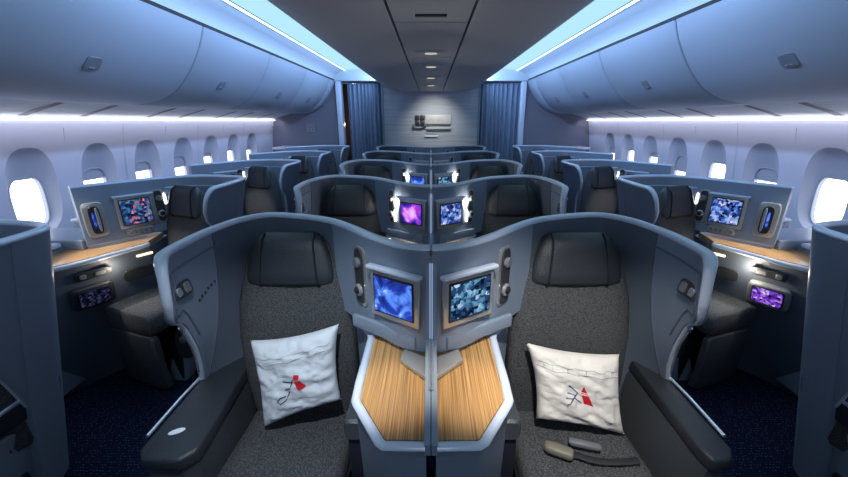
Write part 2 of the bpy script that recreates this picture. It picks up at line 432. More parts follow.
WZ = .90
def center_shell(scr, lit=False):
    root, geo, L = build_shell(CPATH, False, -.40)
    al = Vector((.137, -.088, 0)); n = Vector((-.088, -.137, 0)).normalized()
    c = Vector((-.098, 1.073, 1.112)) + n * .026
    screen_unit(root, c, al, .150, .122, scr)
    al2 = Vector((.105, -.12, 0)); n2 = Vector((-.12, -.105, 0)).normalized()
    pod(root, Vector((-.228, 1.197, 1.125)) + n2 * .030, al2, lit)
    # lower plinth strip under the monitor
    mx = frame_mx(Vector((-.15, 1.12, .955)) + n * .020, al)
    bm = bmesh.new(); slab(bm, mx, .28, .05, .02, .006); mk('lower_panel', bm, 'shell', root)
    # console body with wood table
    top = [(-.012, .655), (-.128, .66), (-.226, .815), (-.228, .90), (-.228, 1.14), (-.315, 1.27), (-.315, 1.36), (-.012, 1.36)]
    body = [(x + (.012 if x < -.02 else 0), y + .012) for x, y in top]
    bm = bmesh.new()
    prism(bm, [(x, y, WZ - .03) for x, y in body], [(x * .96 - .0005, y + (.06 if y < .9 else 0), .02) for x, y in body])
    mk('console_body', bm, 'shell', root, angle=30)
    wd = [(-.016, .690), (-.114, .692), (-.200, .828), (-.202, .905), (-.205, 1.15), (-.29, 1.275), (-.29, 1.35), (-.016, 1.35)]
    bm = bmesh.new(); prism(bm, [(x, y, WZ) for x, y in wd], [(x, y, WZ - .02) for x, y in wd]); mk('wood_tabletop', bm, 'wood', root, smooth=False)
    bm = bmesh.new()
    edge = [(-.014, .672, WZ), (-.120, .674, WZ), (-.212, .820, WZ), (-.216, .902, WZ), (-.217, 1.146, WZ), (-.30, 1.268, WZ)]
    fine = []
    for a, b in zip(edge, edge[1:]):
        a = Vector(a); b = Vector(b)
        for t in (.06, .35, .65, .94): fine.append(a.lerp(b, t))
    tube(bm, [Vector(edge[0])] + fine + [Vector(edge[-1])], .013, .010, n=10); mk('table_rim', bm, 'rim', root)
    # latch below the monitor
    bm = bmesh.new(); prism(bm, [(-.016, .90, WZ + .020), (-.10, .985, WZ + .020), (-.088, 1.03, WZ + .028), (-.016, .985, WZ + .028)],
          [(-.016, .90, WZ + .002), (-.10, .985, WZ + .002), (-.088, 1.03, WZ + .002), (-.016, .985, WZ + .002)], .004); mk('table_latch', bm, 'frame', root)
    # centre divider half
    bm = bmesh.new(); prism(bm, [(-.0165, .665, WZ - .02), (-.0165, .665, WZ + .012), (-.0165, .97, 1.0), (-.0165, 1.02, 1.262), (-.0165, 1.06, 1.262), (-.0165, 1.06, WZ - .02)],
          [(-.001, .665, WZ - .02), (-.001, .665, WZ + .012), (-.001, .97, 1.0), (-.001, 1.02, 1.262), (-.001, 1.06, 1.262), (-.001, 1.06, WZ - .02)]); mk('divider', bm, 'shell', root, smooth=False)
    bm = bmesh.new(); prism(bm, [(-.005, .965, 1.01), (-.005, 1.014, 1.24), (-.0012, 1.014, 1.24), (-.0012, .965, 1.01)],
                            [(-.005, .960, 1.01), (-.005, 1.009, 1.24), (-.0012, 1.009, 1.24), (-.0012, .960, 1.01)]); mk('divider_strip', bm, 'divglow', root, smooth=False)  # pale metallic strip, its brightness put in as glow
    bm = bmesh.new(); tube(bm, [(-.0035, .965, 1.003), (-.0035, .80, .958)], .003, n=6); mk('divider_edge', bm, 'silver', root)
    # violet footwell glow strip on the console side
    bm = bmesh.new(); box(bm, -.224, -.214, .92, 1.02, .50, .60, .003); mk('footwell_lamp', bm, 'violet', root)
    # inner armrest pad
    bm = bmesh.new(); loft(bm, [sring((-.268, y, .63 - dz), (1, 0, 0), (0, 0, 1), .034 * k, .045 * k, 20, 4) for y, k, dz in ((.975, .8, 0), (.985, 1, 0), (1.20, 1, 0), (1.29, .95, 0))])
    mk('inner_armrest', bm, 'legrest', root)
    bm = bmesh.new(); box(bm, -.295, -.240, .99, 1.28, .05, .582, .01); mk('armrest_support', bm, 'dark', root)
    ia, ib = (-.785, -.745) if MIR == 1 else (-.845, -.835)
    # outer armrest: box, leather pad, trim line, control button
    bm = bmesh.new(); prism(bm, [(-.925, .89, .60), (-.90, .86, .60), (ia - .005, .86, .60), (ib - .01, .89, .60), (ia - .005, 1.35, .60), (-.925, 1.35, .60)],
                            [(-.90, .92, .02), (-.88, .90, .02), (-.80, .89, .02), (-.79, .92, .02), (-.80, 1.35, .02), (-.90, 1.35, .02)]); mk('armrest_box', bm, 'legrest', root, angle=30)
    bm = bmesh.new(); prism(bm, [(-.932, .885, .655), (-.905, .850, .650), (ia, .845, .650), (ib, .885, .655), (ia, 1.36, .665), (-.93, 1.36, .665)],
                            [(-.932, .885, .60), (-.905, .850, .60), (ia, .845, .60), (ib, .885, .60), (ia, 1.36, .60), (-.93, 1.36, .60)], .012); mk('armrest_pad', bm, 'leather', root)
    bm = bmesh.new(); tube(bm, [at(q, q[3]) + Vector((-.008, -.004, 0)) for q in geo if .12 < q[5] < .28] + [(-.925, 1.225, .675), (-.935, 1.205, .662), (-.940, 1.1, .66), (-.939, .93, .658)], .006, n=8); mk('armrest_trim', bm, 'silver', root)
    bm = bmesh.new()
    if MIR == 1: rslab(bm, frame_mx((-.855, .95, .6565), (1, .5, 0), (-.5, 1, 0)) , .05, .022, .003, e=2); mk('control_button', bm, 'white', root)
    return root

def side_shell(scr, pad, lamp=True):
    root, geo, L = build_shell(SPATH, True, -1.75)
    # the shell encloses the seat from the aisle side: console at the window
    al = Vector((-.10, -.135, 0)).normalized() * -1
    nn = Vector((.135, -.10, 0)).normalized()
    c = Vector((-1.955, 1.215, 1.09)) + nn * .024
    al = Vector((.10, .135, 0))
    screen_unit(root, c, al, .155, .155, scr)
    p = pod(root, Vector((-1.875, 1.325, 1.10)) + nn * .031, al, True, .9)
    # upright silver slot with a lit blue edge (handset holder)
    mx = frame_mx(Vector((-2.075, 1.045, 1.075)) + nn * .024, al)
    bm = bmesh.new(); rslab(bm, mx, .105, .215, .012, e=6); h = mk('handset_holder', bm, 'frame', root)
    bm = bmesh.new(); rslab(bm, mx, .055, .17, .008, y0=-.010, e=4); mk('handset', bm, 'dark', h)
    bm = bmesh.new(); rslab(bm, mx, .016, .15, .008, dx=.012, y0=-.015, e=3); mk('chrome_edge', bm, 'silver', h)
    bm = bmesh.new(); rslab(bm, mx, .012, .10, .006, dx=-.008, y0=-.016, e=3); mk('blue_display', bm, 's_blue', h)
    # button row plate below the monitor
    mx = frame_mx(Vector((-1.955, 1.215, .958)) + nn * .026, al)
    bm = bmesh.new(); rslab(bm, mx, .15, .045, .01, e=5); h = mk('button_plate', bm, 'frame', root)
    for k in range(5):
        bm = bmesh.new(); rslab(bm, mx, .018, .022, .006, dx=-.054 + .027 * k, y0=-.009, e=3); mk('button', bm, 'greyp', h)
    # console body, shade under the ledge put into its darker paint
    top = [(-2.06, .66), (-1.985, .80), (-1.93, .93), (-1.84, 1.12), (-1.89, 1.36), (-1.95, 1.40), (-2.42, 1.40), (-2.42, .66)]
    bot = [(-2.30, .74), (-2.26, .84), (-2.20, .95), (-2.02, 1.24), (-2.02, 1.36), (-2.1, 1.40), (-2.42, 1.40), (-2.42, .74)]
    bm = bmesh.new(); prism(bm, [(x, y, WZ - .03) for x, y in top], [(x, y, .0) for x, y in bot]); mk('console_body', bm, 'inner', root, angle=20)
    wd = [(-2.075, .655), (-1.985, .815), (-1.93, .95), (-1.85, 1.12), (-1.90, 1.33), (-1.9, 1.34), (-2.40, 1.34), (-2.40, .655)]
    bm = bmesh.new(); prism(bm, [(x, y, WZ) for x, y in wd], [(x, y, WZ - .025) for x, y in wd]); mk('wood_ledge', bm, 'wood', root, smooth=False)
    bm = bmesh.new(); tube(bm, crom([(-2.08, .62, WZ - .014), (-1.975, .795, WZ - .014), (-1.915, .93, WZ - .014), (-1.85, 1.08, WZ - .014), (-1.84, 1.12, WZ - .014)], 4), .010, .014, n=10); mk('ledge_rim', bm, 'rim', root)
    # window-side return of the shell top
    bm = bmesh.new(); box(bm, -2.72, -2.12, .97, 1.0, .88, .96, .008); mk('window_side_panel', bm, 'shell', root)
    # grey bin lid by the window
    bm = bmesh.new(); box(bm, -2.72, -2.24, .42, 1.36, .05, .93, .012); b = mk('side_locker', bm, 'shell', root)
    bm = bmesh.new(); box(bm, -2.70, -2.225, .40, .95, .925, .955, .01); mk('locker_lid', bm, 'rim', b)
    # under-ledge lamp and compartments on the slanting front
    a3 = Vector((.16, .27, 0)).normalized(); upv = Vector((.29, -.03, .87)).normalized()
    fn = Vector((a3.y, -a3.x, 0))
    def face(px, dz):   # point on the console face; px metres along from corner (-1.985,.80)
        t0 = Vector((-1.985, .80, .87)) + a3 * px
        t0.x -= .31 * (.87 - dz); t0.z = dz; return t0
    mx = frame_mx(face(.30, .845) + fn * .012, a3, (.31, 0, 1))
    bm = bmesh.new(); slab(bm, mx, .09, .014, .014, .005); mk('ledge_lamp', bm, 'warm', root) if lamp else bm.free()
    mx = frame_mx(face(.05, .80) + fn * .004, a3, (.31, 0, 1))
    bm = bmesh.new(); rslab(bm, mx, .17, .055, .008, e=6); h = mk('socket_plate', bm, 'recess', root)
    bm = bmesh.new(); rslab(bm, mx, .03, .03, .005, dx=-.05, y0=-.007, e=4); mk('socket', bm, 'frame', h)
    bm = bmesh.new(); rslab(bm, mx, .05, .028, .005, dx=.03, y0=-.007, e=4); mk('socket', bm, 'greyp', h)
    mx = frame_mx(face(.05, .665) + fn * .004, a3, (.31, 0, 1))
    bm = bmesh.new(); rslab(bm, mx, .20, .15, .03, e=7); h = mk('handset_cradle', bm, 'frame' if pad == 's_pad' else 'recess', root)
    bm = bmesh.new(); rslab(bm, mx, .155, .115, .008, y0=-.026, e=8); mk('cradle_bezel', bm, 'dark', h)
    bm = bmesh.new(); rslab(bm, mx, .14, .10, .004, y0=-.033, e=9); mk('cradle_display', bm, pad, h)
    mx = frame_mx(face(.30, .72) + fn * .003, a3, (.31, 0, 1))
    bm = bmesh.new(); rslab(bm, mx, .20, .09, .006, e=4); mk('stowage_recess', bm, 'recess', root)
    # aisle-side pod under the wing with an oval recess, armrest
    bm = bmesh.new(); prism(bm, [(-1.60, .93, .50), (-1.52, .95, .50), (-1.47, 1.05, .52), (-1.47, 1.36, .52), (-1.60, 1.36, .52)],
                            [(-1.76, .88, .0), (-1.62, .88, .0), (-1.60, 1.05, .0), (-1.60, 1.36, .0), (-1.74, 1.36, .0)], .02); q = mk('armrest_pedestal', bm, 'shell', root, angle=30)
    mx = frame_mx((-1.585, .905, .29), (1, .05, 0), (.14, .04, 1))
    bm = bmesh.new(); rslab(bm, mx, .11, .22, .02, e=2.6); mk('oval_recess', bm, 'recess', q)
    bm = bmesh.new(); rslab(bm, mx, .05, .05, .03, dz=.03, e=2); mk('oval_knob', bm, 'greyp', q)
    bm = bmesh.new(); prism(bm, [(-1.53, .90, .655), (-1.42, .90, .655), (-1.42, 1.38, .655), (-1.53, 1.38, .655)],
                            [(-1.56, .92, .54), (-1.45, .92, .54), (-1.45, 1.38, .54), (-1.56, 1.38, .54)], .02); mk('armrest_pad', bm, 'leather', root)
    bm = bmesh.new(); tube(bm, [(-1.43, 1.24, .66), (-1.425, 1.22, .65), (-1.42, 1.1, .65), (-1.42, .93, .65)], .008, n=8); mk('armrest_trim', bm, 'silver', root)
    return root

# ------------------------------------------------------------------ seat
def make_seat(x, y, ang, dz=0, sc=1, ln=1):
    """local: faces -y, backrest front at y=0"""
    root = empty('passenger_seat', (x, y, 0)); root.rotation_euler = (0, 0, ang * MIR)
    X = (1, 0, 0); Y = (0, 1, 0); Z = (0, 0, 1)
    def part(name, bm, m, par=root, **k):
        for v in bm.verts:
            v.co.x *= MIR * sc
            if v.co.y < 0 and name not in ('backrest', 'headrest', 'headrest_seam'): v.co.y *= ln
        return mk(name, bm, m, par, raw=True, **k)
    bm = bmesh.new(); box(bm, -.19, .19, -.42, .06, .0, .30, .02); part('seat_base', bm, 'dark')
    # cushion along y
    R = []
    for yy, k, zz in ((-.60, .80, 0), (-.59, .93, 0), (-.56, 1, 0), (-.45, 1, .002), (-.25, 1, .0), (-.08, 1, -.008), (.03, .98, -.01)):
        R.append(sring((0, yy, .375 + dz + zz), X, Z, .232 * (.9 + .1 * k), .082 * k, 36, 4.2))
    bm = bmesh.new(); loft(bm, R)
    for v in bm.verts:
        if v.co.z > .4 + dz: v.co.z -= .010 * math.cos(v.co.x / .232 * PI / 2) ** 2; v.co.z += .006 * noise.noise(Vector((v.co.x * 9, v.co.y * 9, 1)))
    c = part('seat_cushion', bm, 'fabric')
    bm = bmesh.new(); tube(bm, [(-.236, -.57, .36 + dz), (-.238, -.3, .36 + dz), (-.236, 0, .355 + dz)], .004, n=6); part('piping', bm, 'seam', c); bm = bmesh.new(); tube(bm, [(.236, -.57, .36 + dz), (.238, -.3, .36 + dz), (.236, 0, .355 + dz)], .004, n=6); part('piping', bm, 'seam', c)
    # leg rest
    R = [sring((0, -.575 + dy, z), X, Y, .215 * k, .045 * k, 28, 4) for z, k, dy in ((.03, .85, .03), (.05, 1, .025), (.14, 1, .012), (.165, .97, .012), (.19, 1, .006), (.28 + dz, 1, 0), (.30 + dz, .9, 0))]
    bm = bmesh.new(); loft(bm, R); part('leg_rest', bm, 'legrest')
    # backrest up z
    R = []
    for z, w, yy, th in ((.42, .215, .02, .05), (.45, .232, .02, .06), (.60, .238, .012, .062), (.80, .240, .018, .060), (.95, .226, .035, .055), (1.03, .207, .048, .052), (1.10, .19, .06, .048), (1.17, .165, .072, .042), (1.20, .14, .077, .03)):
        R.append(sring((0, yy + th, z), X, Y, w, th, 36, 3.6))
    bm = bmesh.new(); loft(bm, R)
    for v in bm.verts:
        if v.co.y < .05 + .05 * (v.co.z - .5):
            v.co.y += .022 * math.cos(min(1, abs(v.co.x) / .2) * PI / 2) ** 1.5 - .012 + .006 * noise.noise(Vector((v.co.x * 7, v.co.z * 7, 3)))
    b = part('backrest', bm, 'fabric')
    # headrest: three leather panels as one pad, with seams
    def hw(t): return .180 - .022 * t - .035 * t ** 3
    R = []
    H0, H1 = 1.025, 1.232
    for i in range(11):
        t = i / 10; z = H0 + (H1 - H0) * t
        edge = math.sqrt(max(.05, 1 - abs(2 * t - 1) ** 5))
        R.append(sring((0, .062 + .045 * t, z), X, Y, hw(t) * (.82 + .18 * edge), .046 * edge, 40, 3.2))
    bm = bmesh.new(); loft(bm, R); h = part('headrest', bm, 'leather')
    for s in (-1, 1):
        bm = bmesh.new()
        tube(bm, [(s * (.115 - .018 * t), .062 + .045 * t - .046 * math.sqrt(max(.05, 1 - abs(2 * t - 1) ** 5)) * .975, H0 + (H1 - H0) * t) for t in [q / 10 for q in range(0, 11)]], .0045, n=6)
        part('headrest_seam', bm, 'seam', h)
    return root

# ------------------------------------------------------------------ rows
ROWN = ['nearest row', 'second row from camera', 'third row from camera', 'fourth row from camera', 'farthest row']
COLN = {('c', 1): 'left centre', ('c', -1): 'right centre', ('s', 1): 'left window-side', ('s', -1): 'right window-side'}
SCREENS = {('c', 1): ['s_blue', 's_purple', 's_blue', 's_tower', 's_tower'], ('c', -1): ['s_city', 's_tower', 's_city', 's_city', 's_blue'],
           ('s', 1): ['s_red', 's_red', 's_city', 's_tower', 's_tower'], ('s', -1): ['s_tower', 's_tower', 's_city', 's_blue', 's_blue']}
SDESC = {'s_blue': 'blue and white', 's_purple': 'purple', 's_tower': 'blue skyline', 's_city': 'dark blue city', 's_red': 'red and blue'}
for kind in ('c', 's'):
    for sd in (1, -1):
        MIR = sd
        if kind == 'c':
            proto = center_shell(SCREENS[(kind, sd)][0])
            seat = make_seat(-.555, 1.25, 0)
        else:
            proto = side_shell(SCREENS[(kind, sd)][0], 's_dim' if sd == 1 else 's_pad')
            seat = make_seat(-1.69, 1.22, -math.radians(20), .12, .90, .72)
        for r in range(NROW):
            s = proto if r == 0 else dup(proto, None, PITCH * r)
            st = seat if r == 0 else dup(seat, None, PITCH * r)
            sm = SCREENS[(kind, sd)][r]
            for d in kids(s, 'display'):
                d.material_slots[0].link = 'OBJECT'; d.material_slots[0].material = M[sm]
            for l in kids(s, 'handset_clip'):
                if r in (1, 2): l.name = 'lamp_strip'; l.material_slots[0].link = 'OBJECT'; l.material_slots[0].material = M['cool']
            if kind == 'c': lb = 'blue-grey curved shell with %s screen, %s, %s' % (SDESC[sm], COLN[(kind, sd)], ROWN[r])
            else: lb = 'blue-grey winged shell with wood ledge, %s, %s' % (COLN[(kind, sd)], ROWN[r])
            tag(s, lb, 'seat shell', 'privacy shells around the seats')
            ex = ''
            if kind == 'c' and r == 0: ex = ' holding ' + ('a bluish white pillow' if sd == 1 else 'a cream pillow and a buckle')
            tag(st, 'dark grey woven seat%s, %s, %s' % (ex, COLN[(kind, sd)], ROWN[r]), 'seat', 'passenger seats in rows')
        if kind == 'c' and sd == -1:
            if True:         # the nearest right-hand unit is a touch wider
                for q in (proto, seat): q.location.x *= 1.035; q.scale.x = 1.035
        if kind == 's':          # the first side units stand a little further out
            for q in (proto, seat): q.location.x -= .12 * sd; q.location.y -= .12
MIR = 1; ROOTLOC = Vector((0, 0, 0))

# ------------------------------------------------------------------ pillows and belt
def pillow(corners, name, m, label, logo):
    """corners: top-left, top-right, bottom-right, bottom-left (world); front faces the camera"""
    tl, tr, br, bl = [Vector((c[0] * 1.03, c[1] * 1.03, 1.65 - (1.65 - c[2]) * 1.03)) for c in corners]   # pressed back against the seat
    ctr = (tl + tr + br + bl) / 4
    root = bpy.data.objects.new(name, None); root.location = ctr; COL.objects.link(root)
    nrm = (tr - tl).cross(bl - tl).normalized()
    if nrm.y > 0: nrm = -nrm
    def P(u, v, off):     # u right -1..1, v up -1..1
        pu = u * (1 - .10 * (1 - v * v)); pv = v * (1 - .10 * (1 - u * u))
        a = (pu + 1) / 2; b = (pv + 1) / 2
        base = (bl * (1 - a) + br * a) * (1 - b) + (tl * (1 - a) + tr * a) * b
        return base - ctr + nrm * off
    def T(u, v):
        t = .058 * (max(0, 1 - u ** 4) * max(0, 1 - v ** 4)) ** .5
        w = noise.noise(Vector((u * 1.8 + (5 if logo == 'a' else 0), v * 4.2 + u * 1.5, .3))) * .014 - abs(noise.noise(Vector((u * 4 + 2, v * 7 + 2 * u, 2)))) * .014
        return t + w * min(1, (1 - u * u) * (1 - v * v) * 4)
    N = 40; bm = bmesh.new(); G = {}
    for side in (1, -1):
        for i in range(N + 1):
            for j in range(N + 1):
                u = -1 + 2 * i / N; v = -1 + 2 * j / N
                if side == -1 and (i in (0, N) or j in (0, N)): G[(side, i, j)] = G[(1, i, j)]; continue
                off = T(u, v) if side == 1 else -.05 * (max(0, 1 - u ** 4) * max(0, 1 - v ** 4)) ** .5
                G[(side, i, j)] = bm.verts.new(P(u, v, off))
        for i in range(N):
            for j in range(N):
                bm.faces.new((G[(side, i, j)], G[(side, i + 1, j)], G[(side, i + 1, j + 1)], G[(side, i, j + 1)]))
    body = mk('pillow_cover', bm, m, root, raw=True, angle=80)
    def decal(pname, poly, mm, n=6, off=.0025, th=.001):
        """polygon quad in (u,v) laid over the surface"""
        bm = bmesh.new(); a, b, c, d = poly
        g = []
        for i in range(n + 1):
            row = []
            for j in range(n + 1):
                s, t = i / n, j / n
                u = (a[0] * (1 - s) + b[0] * s) * (1 - t) + (d[0] * (1 - s) + c[0] * s) * t
                v = (a[1] * (1 - s) + b[1] * s) * (1 - t) + (d[1] * (1 - s) + c[1] * s) * t
                row.append(bm.verts.new(P(u, v, T(u, v) + off)))
            g.append(row)
        for i in range(n):
            for j in range(n): bm.faces.new((g[i][j], g[i + 1][j], g[i + 1][j + 1], g[i][j + 1]))
        return mk(pname, bm, mm, root, raw=True)
    def stroke(bm, pts, r):
        tube(bm, [P(u, v, T(u, v) + .0015) for u, v in pts], r, n=6)
    bm = bmesh.new()
    stroke(bm, [(-.95 + 1.9 * k / 24, .52 + .02 * math.sin(k)) for k in range(25)], .0012)
    stroke(bm, [(-.9 + 1.8 * k / 24, .66 + .02 * math.sin(k * 1.3)) for k in range(25)], .0010)
    if logo == 'b':
        for uu in (-.8, -.62, -.3, -.05, .12, .5, .7): stroke(bm, [(uu, .53), (uu + .02, .65)], .0012)
        stroke(bm, [(.45 + .3 * k / 6, -.62) for k in range(7)], .0012)
    mk('stitched_band', bm, 'stitch', root, raw=True)
    if logo == 'a':
        decal('red_emblem', [(.04, .03), (.18, .01), (.20, .13), (.07, .17)], 'red', 3)
        decal('red_emblem', [(.14, -.28), (.34, -.24), (.22, .00), (.05, -.01)], 'red', 3)
        bm = bmesh.new()
        stroke(bm, [(.02, .04), (-.04, -.1), (-.12, -.3), (-.22, -.46), (-.36, -.5), (-.44, -.42), (-.34, -.34), (-.2, -.34)], .0022)
        stroke(bm, [(.02, -.02), (-.14, -.02), (-.26, .04)], .0022); stroke(bm, [(-.06, -.16), (-.2, -.18)], .0022)
        mk('navy_emblem_strokes', bm, 'navy', root, raw=True)
    else:
        decal('red_emblem', [(-.04, .07), (.10, .05), (.03, .24), (.02, .24)], 'red', 3)
        decal('red_emblem', [(.02, -.28), (.22, -.30), (.11, .03), (-.04, .05)], 'red', 4)
        bm = bmesh.new()
        stroke(bm, [(-.12, .02), (-.22, -.12), (-.34, -.28), (-.42, -.32)], .0022)
        stroke(bm, [(-.12, .02), (-.22, .12), (-.32, .2)], .0020)
        stroke(bm, [(-.18, -.06), (-.36, -.02)], .0018); stroke(bm, [(-.24, -.16), (-.42, -.14)], .0018); stroke(bm, [(-.22, -.12), (-.06, -.24)], .0018)
        mk('blue_emblem_strokes', bm, 'blue', root, raw=True)
    tag(root, label, 'pillow'); return root
pillow([(-.685, 1.175, .862), (-.342, 1.170, .935), (-.345, 1.125, .632), (-.655, 1.115, .505)], 'throw_pillow', 'pillow',
       'bluish white satin pillow with red and navy emblem, tilted on the left front seat', 'a')
pillow([(.360, 1.175, .852), (.722, 1.175, .80), (.755, 1.10, .486), (.405, 1.105, .560)], 'throw_pillow', 'pillow2',
       'cream white pillow with red and blue emblem on the right front seat', 'b')

ROOTLOC = Vector((.5, 1.0, .46)); rt = bpy.data.objects.new('seat_belt', None); rt.location = ROOTLOC; COL.objects.link(rt)
tag(rt, 'seat belt with beige buckle sleeve lying before the cream pillow', 'seat belt')
bm = bmesh.new(); A = Vector((.43, 1.055, .482)); B = Vector((.525, 1.01, .482)); dd = (B - A).normalized(); sd_ = dd.cross(Vector((0, 0, 1))).normalized()
loft(bm, [sring(A.lerp(B, t), sd_, (0, 0, 1), .022 * k, .017 * k, 20, 3) for t, k in ((0, .55), (.05, .85), (.15, 1), (.5, 1.05), (.85, 1), (.96, .85), (1, .5))]); mk('buckle', bm, 'beige', rt)
bm = bmesh.new(); A = Vector((.53, 1.075, .48)); B = Vector((.64, 1.045, .478)); dd = (B - A).normalized(); sd_ = dd.cross(Vector((0, 0, 1))).normalized()
loft(bm, [sring(A.lerp(B, t), sd_, (0, 0, 1), .014 * k, .012 * k, 20, 3) for t, k in ((0, .6), (.08, 1), (.5, 1), (.92, .95), (1, .6))]); mk('belt_tongue', bm, 'greyp', rt)
bm = bmesh.new(); tube(bm, crom([(.50, 1.02, .474), (.545, 1.02, .472), (.59, 1.0, .472), (.67, .992, .472), (.76, 1.0, .470)], 5), .014, .0035, n=8); mk('belt_strap', bm, 'strap', rt)

# ------------------------------------------------------------------ setting
ROOTLOC = Vector((0, 0, 0))
Y0, Y1 = -1.3, 6.6
def struct(name, bm, m, **k):
    o = mk(name, bm, m, None, **k); o['kind'] = 'structure'; return o
bm = bmesh.new(); box(bm, -2.9, 2.9, Y0, Y1 + 1.2, -.05, 0); struct('floor', bm, 'carpet', smooth=False)

XW = [(0, 2.66), (.3, 2.77), (.6, 2.82), (.9, 2.84), (1.2, 2.82), (1.45, 2.785), (1.66, 2.735), (1.70, 2.72)]
def xw(z): return -interp(XW, z)
WPIT = .545
for sd, nm in ((1, 'left'), (-1, 'right')):
    MIR = sd
    w0 = 2.545 if sd == 1 else 2.56
    cents = [w0 + WPIT * k for k in range(-6, 8)]
    bm = bmesh.new(); g = {}
    za, zb_ = .72, 1.60; NS = 40
    def W(y, z): return Vector((xw(z), y, z))
    # lower and upper bands
    for zs in ([0, .15, .3, .45, .6, .72], [1.60, 1.66, 1.70]):
        ys = [Y0, Y1]
        loft(bm, [[W(Y0, z) for z in zs], [W(Y1, z) for z in zs]], closed=False)
    cells = []
    for c in cents:
        a, b = c - WPIT / 2, c + WPIT / 2
        if b > Y1 or a < Y0: continue
        cells.append(c)
        outer = []; inner = []
        for i in range(NS):
            t = 2 * PI * (i + .5) / NS; ct, st = math.cos(t), math.sin(t)
            q = max(abs(ct) / (WPIT / 2), abs(st) / ((zb_ - za) / 2))
            outer.append(W(c + ct / q, (za + zb_) / 2 + st / q))
            e = 2.6
            inner.append(W(c + .172 * math.copysign(abs(ct) ** (2 / e), ct), 1.17 + .305 * math.copysign(abs(st) ** (2 / e), st)))
        loft(bm, [outer, inner], caps=False)
    for a, b in ((Y0, cells[0] - WPIT / 2), (cells[-1] + WPIT / 2, Y1)):
        zs = [.72, .9, 1.2, 1.45, 1.6]
        loft(bm, [[W(a, z) for z in zs], [W(b, z) for z in zs]], closed=False)
    wl = mk('wall_' + nm, bm, 'wallp', None, angle=30); wl['kind'] = 'structure'
    # windows
    for i, c in enumerate(cells):
        if c < 1.2 or c > 6.5: continue
        idx = i + (0 if sd == 1 else 40)
        e = 2.6
        def ring(hy, hz, zc, dx, e=2.6, n=40):
            r = []
            for k in range(n):
                t = 2 * PI * (k + .5) / n; ct, st = math.cos(t), math.sin(t)
                y = c + hy * math.copysign(abs(ct) ** (2 / e), ct); z = zc + hz * math.copysign(abs(st) ** (2 / e), st)
                r.append(Vector((xw(z) - dx, y, z)))
            return r
        bm = bmesh.new()
        loft(bm, [ring(.172, .305, 1.17, 0), ring(.165, .298, 1.17, .012), ring(.128, .195, 1.085, .055, 3.2), ring(.118, .185, 1.085, .06, 3.4), ring(.116, .182, 1.085, .095, 3.4)], caps=False)
        w = mk('window_%d' % (len([o for o in bpy.data.objects if o.name.startswith('window_') and o.parent is None]) + 1), bm, 'reveal', None, angle=50); w['kind'] = 'structure'
        bm = bmesh.new(); rr = ring(.117, .184, 1.085, .062, 3.4); tube(bm, rr + rr[:1], .006, n=6); mk('window_frame', bm, 'shade', w)
        bm = bmesh.new(); r1 = ring(.124, .19, 1.085, .094, 3.4); loft(bm, [r1, [p + Vector((-.004, 0, 0)) for p in r1]]); mk('window_pane', bm, 'pane', w, smooth=False)
        _d = [.03, .10, .06, .12, .10, .03, .08, .05, .10, .12, .06][i % 11] if i else .1
        kk = int((c - 2.3) / WPIT) if c > 2.3 else 9
        drop = ([.01, .09, .09, .12, .05, .02, .05, .03, .02, .01] if sd == 1 else [.01, .11, .02, .17, .06, .02, .1, .03, .02, .01])[min(kk, 9)]
        zt = 1.265
        bm = bmesh.new(); prism(bm, [(xw(zt) - .070, c - .115, zt), (xw(zt) - .070, c + .115, zt), (xw(zt) - .078, c + .115, zt), (xw(zt) - .078, c - .115, zt)],
                                [(xw(zt - drop) - .070, c - .117, zt - drop), (xw(zt - drop) - .070, c + .117, zt - drop), (xw(zt - drop) - .082, c + .117, zt - drop), (xw(zt - drop) - .082, c - .117, zt - drop)])
        mk('window_shade', bm, 'shade', w, smooth=False)
    # wall seams
    # sidewall light strip + cove ledge
    bm = bmesh.new(); box(bm, -2.725, -2.705, Y0, Y1 - .02, 1.657, 1.665)
    o = struct('trim_%d' % (1 if sd == 1 else 2), bm, 'wash', smooth=False)
    # bins: section
    sec = [(-1.625, 2.285), (-1.665, 2.18), (-1.735, 2.06), (-1.82, 1.95), (-1.92, 1.86), (-2.05, 1.80), (-2.22, 1.775), (-2.44, 1.768), (-2.46, 1.79), (-2.46, 2.34), (-1.66, 2.34)]
    sm = crom([(x, 0, z) for x, z in sec[:8]], 3) + [Vector((x, 0, z)) for x, z in sec[8:]]
    s0 = [-1.28, -.20, .80, 2.90, 4.02, 5.14, 6.26, 6.585] if sd == 1 else [-1.28, -.30, .70, 2.72, 3.86, 5.0, 6.12, 6.585]
    nmz = ['', '', 'overhead, nearest the camera', 'second from the camera', 'third from the camera', 'fourth from the camera', 'short last one']
    for k, (a, b) in enumerate(zip(s0, s0[1:])):
        if k < 1: continue
        root = empty('overhead_bin', (-2.05, a, 1.77))
        bm = bmesh.new()
        loft(bm, [[Vector((p.x, y, p.z)) for p in sm] for y in (a + .005, b - .005)]); mk('bin_body', bm, 'binu' if False else 'bin', root, angle=50)
        # raised door skin
        door = sm[:19]; ctr = Vector((-2.2, 0, 2.1))
        rings = []
        for y, o_ in ((a + .008, .001), (a + .014, .008), (b - .014, .008), (b - .008, .001)):
            up = []; dn = []
            for p in door:
                n_ = (p - ctr).normalized(); up.append(Vector((p.x, y, p.z)) + n_ * o_); dn.append(Vector((p.x, y, p.z)) - n_ * .002)
            rings.append(up + dn[::-1])
        bm = bmesh.new(); loft(bm, rings); d = mk('bin_door', bm, 'bin', root, angle=50)
